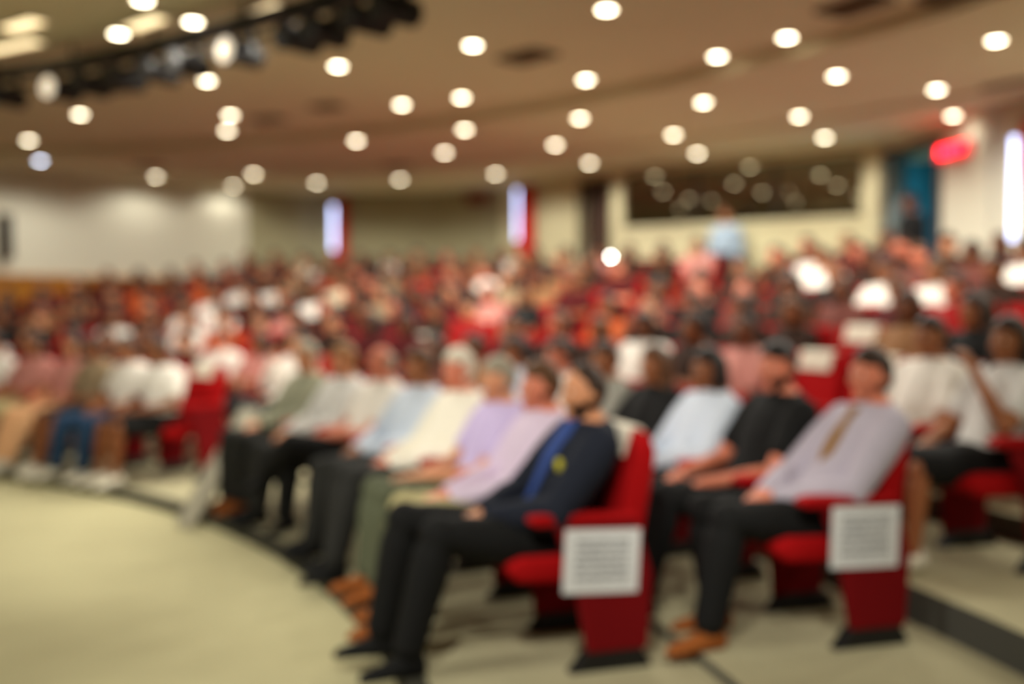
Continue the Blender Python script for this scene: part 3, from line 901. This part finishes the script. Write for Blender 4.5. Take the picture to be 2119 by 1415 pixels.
CODE = dict(W='white', C='cream', P='pink', R='red', K='black', B='dark brown', D='dark red', G='grey', L='pale blue', O='orange', Y='mustard', S='tan', V='purple')
COLORS = {(0, 'far'): 'WWPWPWB', (1, 'far'): 'CPWSBCCPWC', (1, 'middle'): 'SKPGBBLSP', (2, 'far'): 'DRBPROWPWRBK', (2, 'middle'): 'DBCDPBWBCK', (3, 'far'): 'RBDDBPBWWBPRSP',
          (3, 'middle'): '__BKSRBPKBO', (4, 'far'): 'KPRDCPCKBWRODSPBK', (4, 'middle'): '___DKRDPPPKP', (5, 'far'): 'RSCPPCCCCCWOPOBRP', (5, 'middle'): '_____CBCWKBBB',
          (6, 'far'): 'DPSCWPRCCRCBBOBBR', (6, 'middle'): '______DWPPPWBC', (7, 'far'): 'CBKPRCRRCCCCBPBD', (7, 'middle'): '_________RBPDWP', (8, 'far'): 'PPBPCPWSRCWRCCPP', (8, 'middle'): '_____________PDB'}
ROWNAME = ['front row', 'second row', 'third row', 'fourth row', 'fifth row', 'sixth row', 'seventh row', 'eighth row', 'back row']
BLOCK = {'middle': 'middle block', 'far': 'far block'}
rng = random.Random(11)

def seat_frame(i, t, forward=0.0):
    R, z = ROWS[i]
    return pol(R - .03 - forward, t, z), t + PI / 2

def crowd_person(i, sec, k, t):
    code = COLORS.get((i, sec), '')
    c = CODE.get(code[k] if k < len(code) else 'B', 'dark brown')
    c = {'pink': rng.choice(['pink', 'dull pink', 'dark brown', 'dark brown', 'dull pink']), 'cream': rng.choice(['cream', 'white', 'dark brown', 'beige', 'dark brown']), 'red': rng.choice(['red', 'dark red', 'dark red']),
         'tan': rng.choice(['tan', 'dark brown'])}.get(c, c)
    pi_ = rng.randrange(6)
    if (i, sec, k) == PHONE: pi_ = 3
    female = rng.random() < .6
    style = rng.choice(['long', 'long', 'bob', 'tail']) if female else rng.choice(['short', 'short', 'short', 'receding'])
    hc = rng.choice(['black', 'black', 'black', 'dark brown', 'dark brown', 'brown'])
    sleeve = rng.choice(['short', 'short', 'long'])
    tr = rng.choice(['black', 'black', 'navy', 'charcoal', 'dark brown', 'denim'])
    (x, y, z), rz = seat_frame(i, t)
    nm = NTH[k] if k < len(NTH) else str(k)
    top = c
    o = bpy.data.objects.new('person', crowd_mesh('body', pi_)); COL.objects.link(o)
    hs = {'long': 'long', 'bob': 'chin-length', 'tail': 'tied', 'short': 'short', 'receding': 'receding'}[style]
    tag(o, 'person in %s top, %s hair, %s from aisle, %s, %s' % (top, hs, nm, ROWNAME[i], BLOCK[sec]), 'person', 'seated audience')
    s = rng.uniform(.93, 1.0)
    o.location = (x, y, z + .42 * (1 - s)); o.rotation_euler = (0, 0, rz + rng.uniform(-.12, .12)); o.scale = (s, s, s)
    paint(o, rng.choice([SKIN[2], SKIN[2], SKIN[1], SKIN[3], SKIN[3], SKIN[4], SKIN[0]]))
    def child(nm_, me, mat):
        q = bpy.data.objects.new(nm_, me); COL.objects.link(q); q.parent = o; paint(q, mat); return q
    child('hair', crowd_mesh('hair', pi_, style), HAIRM[hc])
    child('shirt', crowd_mesh('shirt', pi_, sleeve), CLOTH[c])
    child('trousers', crowd_mesh('trousers', pi_, 'long'), CLOTH[tr])
    return o

# ---- people seen large: each with their own pose and clothes
VN = .011
def near_person(label, place, p, skin, hair, hairc, top, sleeve='long', legs='long', legc='black', shoec='black', scale=.97, belly=0.0, turn=0.0, beard=False, group='seated audience', forward=0.0, wide=1.0, extra=None):
    (x, y, z), rz = place
    me = body_mesh(p, 'person', SKIN[skin], .0085)
    o = link('person', me); tag(o, label, 'person', group)
    o.location = (x, y, z + .42 * (1 - scale)); o.rotation_euler = (0, 0, rz + turn); o.scale = (scale,) * 3
    link('hair', hair_mesh(p, hair, 'hair', HAIRM[hairc], .0085), o)
    if top: link('shirt', shirt_mesh(p, 'shirt', CLOTH[top], VN, sleeve, wide=wide, belly=belly), o)
    if legs: link('skirt' if legs == 'skirt' else 'shorts' if legs == 'shorts' else 'trousers', trousers_mesh(p, 'trousers', CLOTH[legc], VN, legs, .02), o)
    for s in (-1, 1): link('shoe', shoe_mesh(p, s, 'shoe', CLOTH[shoec], .008), o)
    if beard: link('beard', beard_mesh(p, HAIRM[hairc], .008), o)
    add_eyes(o, p)
    if extra: extra(o, p)
    return o

def tie(color):
    def f(o, p):
        g = front_strip([(.56, .03), (.62, .06), (.76, .052), (.88, .040), (.965, .026), (1.0, .034)], .016, .016); obj('tie', g, CLOTH[color], o, .003)
    return f
def jacket(o, p):
    link('jacket', shirt_mesh(p, 'jacket', CLOTH['navy'], VN, 'long', off=.025, collar=True, low=.46), o)
    g = front_strip([(.66, .012), (.76, .034), (.88, .060), (.965, .066), (1.02, .05)], .026, .018); obj('shirt_front', g, CLOTH['royal blue'], o, .003)
    g = Geo(); y = torso_front(.84, .03); g.ball((-.115, y - .03, .84), (.026, .016, .03)); b = obj('badge', g, CLOTH['yellow'], o, smooth=True); b['label'] = 'yellow round badge'

clasp = dict(elbow_l=(-.25, .10, .66), wrist_l=(-.055, .30, .625), elbow_r=(.25, .10, .66), wrist_r=(.055, .30, .625), curl=.9)
SPECIAL = set()
STH = {(i, s, k): t for i, s, k, t in seat_plan()}
def at(i, s, k, forward=0.0):
    SPECIAL.add((i, s, k)); return seat_frame(i, STH[(i, s, k)], forward)

out_knee = dict(knee_l=(-.13, .57, .555), ankle_l=(-.13, .70, .10), knee_r=(.10, .56, .55), ankle_r=(.10, .62, .10))
PHONE = min((q for q in STH if q[0] == 7), key=lambda q: abs(1059.5 + 2103 * pol(15.9, STH[q])[0] / pol(15.9, STH[q])[1] - 1237))
near_person('man in navy jacket with yellow badge and black trousers, hands clasped, nearest front seat', at(0, 'middle', 0, .045), pose(**clasp, **{**out_knee, 'knee_l': (-.15, .54, .585), 'knee_r': (.11, .63, .60), 'ankle_l': (-.13, .67, .10), 'ankle_r': (.15, .73, .10)}, yaw=.10, lean=.21),
            0, 'receding', 'dark brown', 'royal blue', 'long', 'long', 'black', 'black', 1.0, extra=jacket, beard=True)
near_person('man in pale lavender shirt with brown hair, beside the man in the navy jacket', at(0, 'middle', 1), pose(elbow_l=(-.25, .12, .68), wrist_l=(-.10, .38, .62), wrist_r=(.06, .36, .62), **out_knee, yaw=-.1),
            1, 'short', 'brown', 'lavender', 'long', 'long', 'khaki', 'brown leather', .98)
near_person('man in violet shirt and olive trousers, third from the near aisle, front row', at(0, 'middle', 2), pose(elbow_l=(-.24, .12, .66), wrist_l=(-.05, .38, .63), **{**out_knee, 'ankle_l': (-.12, .62, .1)}, yaw=.05, pitch=-.12),
            0, 'short', 'grey', 'violet', 'short', 'long', 'olive', 'brown leather', .97)
near_person('white-haired rosy-faced man in ivory shirt, fourth from the near aisle, front row', at(0, 'middle', 3), pose(wrist_l=(-.12, .36, .62), **out_knee, yaw=.25),
            1, 'short', 'white', 'ivory', 'long', 'long', 'charcoal', 'black', 1.0, belly=.05)
near_person('tan-faced man in pale blue shirt, fifth from the near aisle, front row', at(0, 'middle', 4), pose(**clasp, knee_l=(-.12, .55, .54), ankle_l=(-.1, .66, .1), yaw=-.05),
            2, 'short', 'brown', 'pale blue', 'long', 'long', 'charcoal', 'black', .98)
near_person('rosy-faced man in white short-sleeved shirt, sixth from the near aisle, front row', at(0, 'middle', 5), pose(elbow_l=(-.25, .12, .68), wrist_l=(-.04, .36, .66), wrist_r=(.05, .30, .64), knee_l=(-.02, .56, .62), ankle_l=(.18, .66, .42), feet=-.3, yaw=.1),
            1, 'bald', 'grey', 'white', 'short', 'long', 'black', 'black', .98, belly=.04)
near_person('person in light grey shirt, seventh from the near aisle, front row', at(0, 'middle', 6), pose(elbow_l=(-.25, .1, .68), wrist_l=(-.12, .34, .63), knee_l=(-.12, .56, .5), ankle_l=(-.1, .62, .1), yaw=.1),
            0, 'short', 'fair', 'light grey', 'long', 'long', 'charcoal', 'black', .97)
near_person('person in grey-green shirt at the end of the front row beside the sloped rail', at(0, 'middle', 7), pose(elbow_l=(-.26, .1, .68), wrist_l=(-.14, .36, .63), knee_l=(-.17, .53, .54), ankle_l=(-.17, .56, .1), knee_r=(.03, .53, .54), ankle_r=(.02, .56, .1), wrist_r=(.02, .32, .64), yaw=.15),
            0, 'short', 'grey', 'grey green', 'long', 'long', 'charcoal', 'brown leather', .97)
# second row, middle block
near_person('man in lilac grey shirt with gold tie and brown shoes, hands folded, second row', at(1, 'middle', 0, -.09), pose(**clasp, **{**out_knee, 'ankle_l': (-.13, .66, .1), 'ankle_r': (.12, .50, .10)}, yaw=.15, pitch=.05, lean=.30),
            1, 'short', 'dark brown', 'lilac grey', 'long', 'long', 'black', 'brown leather', 1.02, extra=tie('gold'), belly=.03)
near_person('bearded dark-haired man in black shirt with bare forearm, beside the man with the gold tie', at(1, 'middle', 1, -.05), pose(elbow_l=(-.25, .1, .66), wrist_l=(-.16, .36, .62), wrist_r=(.1, .36, .62), **out_knee, yaw=.3),
            1, 'short', 'black', 'black', 'short', 'long', 'black', 'black', 1.03, beard=True)
near_person('person in pale shirt with chin-length black hair beside the bearded man', at(1, 'middle', 2), pose(elbow_l=(-.26, .1, .68), wrist_l=(-.10, .40, .64), wrist_r=(.12, .40, .62), **out_knee, yaw=.0),
            3, 'bob', 'black', 'pale blue', 'long', 'long', 'black', 'black', .97)
near_person('long-haired person in black top, fourth from the near aisle, second row', at(1, 'middle', 3), pose(**clasp, yaw=.1), 2, 'long', 'brown', 'black', 'long', 'long', 'black', 'black', .96)
near_person('person in grey top with dark hair, fifth from the near aisle, second row', at(1, 'middle', 4), pose(yaw=.1), 2, 'short', 'dark brown', 'grey', 'long', 'long', 'black', 'black', .97)
near_person('person in white shirt, sixth from the near aisle, second row, middle block', at(1, 'middle', 5), pose(yaw=-.1), 1, 'short', 'dark brown', 'white', 'long', 'long', 'charcoal', 'black', .97)
# third row, right
near_person('dark-haired woman in white short-sleeved blouse behind the man with the gold tie', at(2, 'middle', 1), pose(yaw=.15, elbow_l=(-.27, .08, .66), wrist_l=(-.16, .36, .60), **{**out_knee, 'ankle_l': (-.12, .58, .10)}), 2, 'tail', 'black', 'white', 'short', 'skirt', 'navy', 'white leather', .98)
near_person('long-haired woman in light grey top and black skirt with a hand raised to her chin', at(2, 'middle', 0), pose(yaw=.2, elbow_l=(-.24, .16, .72), wrist_l=(-.06, .15, .98), roll=-.08, curl=.8), 2, 'long', 'dark brown', 'light grey', 'short', 'skirt', 'black', 'white leather', .98)
# front row, far block
near_person('person in white T-shirt with tan forearms, front row seat beside the far aisle', at(0, 'far', 0, .16), pose(lean=-.12, elbow_l=(-.3, .08, .68), wrist_l=(-.13, .33, .64), elbow_r=(.3, .08, .68), wrist_r=(.13, .33, .64)), 3, 'short', 'dark brown', 'white', 'short', 'shorts', 'black', 'white leather', .97)
near_person('person in white T-shirt and blue denim jeans, second in the far front row', at(0, 'far', 1, .14), pose(lean=-.05, elbow_l=(-.26, .1, .66), knee_r=(.2, .55, .5), ankle_r=(.2, .62, .1)), 2, 'short', 'black', 'white', 'short', 'long', 'denim', 'white leather', .97)
near_person('bare-kneed person in beige top and dark shorts, third in the far front row', at(0, 'far', 2, .1), pose(lean=-.05, ankle_l=(-.12, .7, .1), wrist_l=(-.1, .36, .66)), 3, 'short', 'black', 'beige', 'short', 'shorts', 'charcoal', 'white leather', .97)
near_person('person in pink top and peach trousers, fourth in the far front row', at(0, 'far', 3), pose(yaw=-.1, ankle_l=(-.1, .75, .1), ankle_r=(.12, .7, .1)), 0, 'long', 'black', 'pink', 'short', 'long', 'peach', 'white leather', .96)
near_person('person in pink blouse and khaki skirt with bare legs, fifth in the far front row', at(0, 'far', 4), pose(elbow_l=(-.26, .1, .68), wrist_l=(-.05, .38, .66)), 2, 'bob', 'dark brown', 'pink', 'short', 'skirt', 'khaki', 'white leather', .96)
near_person('person in white top and navy trousers at the left end of the far front row', at(0, 'far', 5), pose(yaw=-.2), 2, 'short', 'black', 'white', 'short', 'long', 'navy', 'black', .97)

# ---- fill every seat
EMPTY = {(2, 'middle', 2), (2, 'middle', 3), (3, 'middle', 2), (3, 'middle', 5), (4, 'middle', 4)}
COVERED = {(0, 'middle', 0), (2, 'middle', 2), (2, 'middle', 3), (3, 'middle', 2), (3, 'middle', 5), (4, 'middle', 4), (1, 'far', 0), (4, 'middle', 3)}
used = {'std': False, 'end': False, 'far': False}
for (i, sec, k), t in STH.items():
    near = i < 4
    end = near and k == 0
    kind = 'far' if not near else ('end' if end else 'std')
    base = {'far': seat_far, 'end': seat_end, 'std': seat_std}[kind]
    R, z = ROWS[i]
    nm = NTH[k] if k < len(NTH) else str(k)
    lab = '%s red auditorium seat, %s from the aisle in the %s of the %s' % ('empty' if (i, sec, k) in EMPTY else 'occupied', nm, ROWNAME[i], BLOCK[sec])
    if (i, sec, k) == (0, 'middle', 0): lab = 'red aisle-end seat with white headrest cover under the man in the navy jacket'
    if (i, sec, k) == (1, 'middle', 0): lab = 'red aisle-end seat under the man with the gold tie'
    if (i, sec, k) == (0, 'far', 0): lab = 'red aisle-end seat of the far front row beside the sloped rail'
    if not used[kind]:
        o = base; used[kind] = True; o.location = pol(R, t, z); o.rotation_euler = (0, 0, t + PI / 2); o['label'] = lab
    else: o = dup(base, pol(R, t, z), t + PI / 2, lab)
    if (i, sec, k) in COVERED and near:
        add_cover(o)
    if (i, sec, k) not in SPECIAL and (i, sec, k) not in EMPTY:
        crowd_person(i, sec, k, t)

# paper notices hung on the end panels of the two near seats
def notice(i, label, tilt, dz=0.0, dy=0.0):
    R, z = ROWS[i]; t = STH[(i, 'middle', 0)]
    Mx = Matrix.Translation(pol(R, t, z)) @ Matrix.Rotation(t + PI / 2, 4, 'Z')
    g = Geo(); n = 8; W, H = .335, .265
    # slightly bowed sheet with thickness
    rings = []
    for k in range(n + 1):
        f = k / n; y = -W / 2 + W * f; b = -.004 * math.sin(PI * f)
        rings.append([(b - .0008, y, 0), (b + .0008, y, 0), (b + .0008, y, H), (b - .0008, y, H)])
    g.loft(rings)
    o = obj('paper_notice', g, M['print']); tag(o, label, 'notice', 'paper notices on the aisle seats')
    o.matrix_world = Mx @ Matrix.Translation((-.3125, -.03 + dy, .335 + dz)) @ Matrix.Rotation(tilt, 4, 'X')
notice(0, 'white printed paper notice on the end seat of the man in the navy jacket', .05, 0, .0)
notice(1, 'white printed paper notice on the end seat of the man with the gold tie', .03, .02, .0)

# pale sloped rail rising from the stage floor by the far end of the middle front row
rl = thing('sloped_rail', 'pale grey flat sloped rail rising from the stage floor beside the far aisle', 'rail', (0, 0, 0))
a, b = Vector((-2.33, 7.19, 0.0)), Vector((-2.06, 8.02, .76))
d = (b - a).normalized(); sd = Vector((d.y, -d.x, 0)).normalized(); up = sd.cross(d)
g = Geo(); g.loft([[tuple(q + sd * x * .065 + up * y) for x, y in ((-1, 0), (1, 0), (1, .02), (-1, .02))] for q in (a + up * .0, b)])
obj('board', g, M['alu'], rl, .004)
g = Geo()
for s in (-1, 1): g.loft([[tuple(q + sd * (s * .07 + x) + up * y) for x, y in ((-.008, -.01), (.008, -.01), (.008, .035), (-.008, .035))] for q in (a + d * .04, b)])
obj('edge_strip', g, M['alu'], rl)
g = Geo(); q = b - d * .12; g.cyl((q.x, q.y, .066), (q.x, q.y, q.z), .018); g.box((q.x - .06, q.y - .06, .066), (q.x + .06, q.y + .06, .078)); obj('support_post', g, M['alu'], rl)

# standing people at the back
def standing(label, x, y, z, rz, skin, hair, hairc, top, legc, scale=.98):
    p = pose(lean=0.0, head=(0, -.06, 1.145), elbow_l=(-.25, -.06, .64), wrist_l=(-.23, .04, .42), elbow_r=(.25, -.06, .64), wrist_r=(.23, .04, .42), knee_l=(-.10, .06, .05), ankle_l=(-.10, .02, -.37), knee_r=(.10, .06, .05), ankle_r=(.10, .02, -.37), curl=.3)
    return near_person(label, ((x, y, z + .47 * scale - .42 * (1 - scale)), rz), p, skin, hair, hairc, top, 'long', 'long', legc, 'black', scale, group='people standing at the back')
standing('person in pale blue shirt standing in the far aisle below the booth window', 3.08, 14.85, ROWS[8][1], .806 + PI / 2, 2, 'short', 'brown', 'dusty blue', 'charcoal')
p, r = on_wall(6, 1.0, .12); standing('person in black clothes standing in the blue doorway', p.x, p.y, 1.29, r + PI, 3, 'short', 'black', 'black', 'black')

# a phone with its torch lit, held up by someone in the eighth row
R, z = ROWS[7]; t = STH[PHONE]
ph = thing('smartphone', 'smartphone with a glaring white torch held up in the eighth row', 'phone')
ph.matrix_world = Matrix.Translation(pol(R - .03, t, z)) @ Matrix.Rotation(t + PI / 2, 4, 'Z') @ Matrix.Translation((.06, .20, 1.0)) @ Matrix.Rotation(.1, 4, 'X')
g = Geo(); g.box((-.038, -.005, 0), (.038, .005, .155)); obj('case', g, M['black'], ph, .004)
g = Geo(); g.box((-.034, -.0065, .008), (.034, -.005, .147)); obj('screen', g, M['glass_dark'], ph)
g = Geo(); g.ball((-.018, .006, .13), (.016, .006, .016), 16, 8); obj('torch', g, material('torch_light', (255, 255, 250), .4, .3, emit=(255, 250, 235), strength=90), ph, smooth=True)
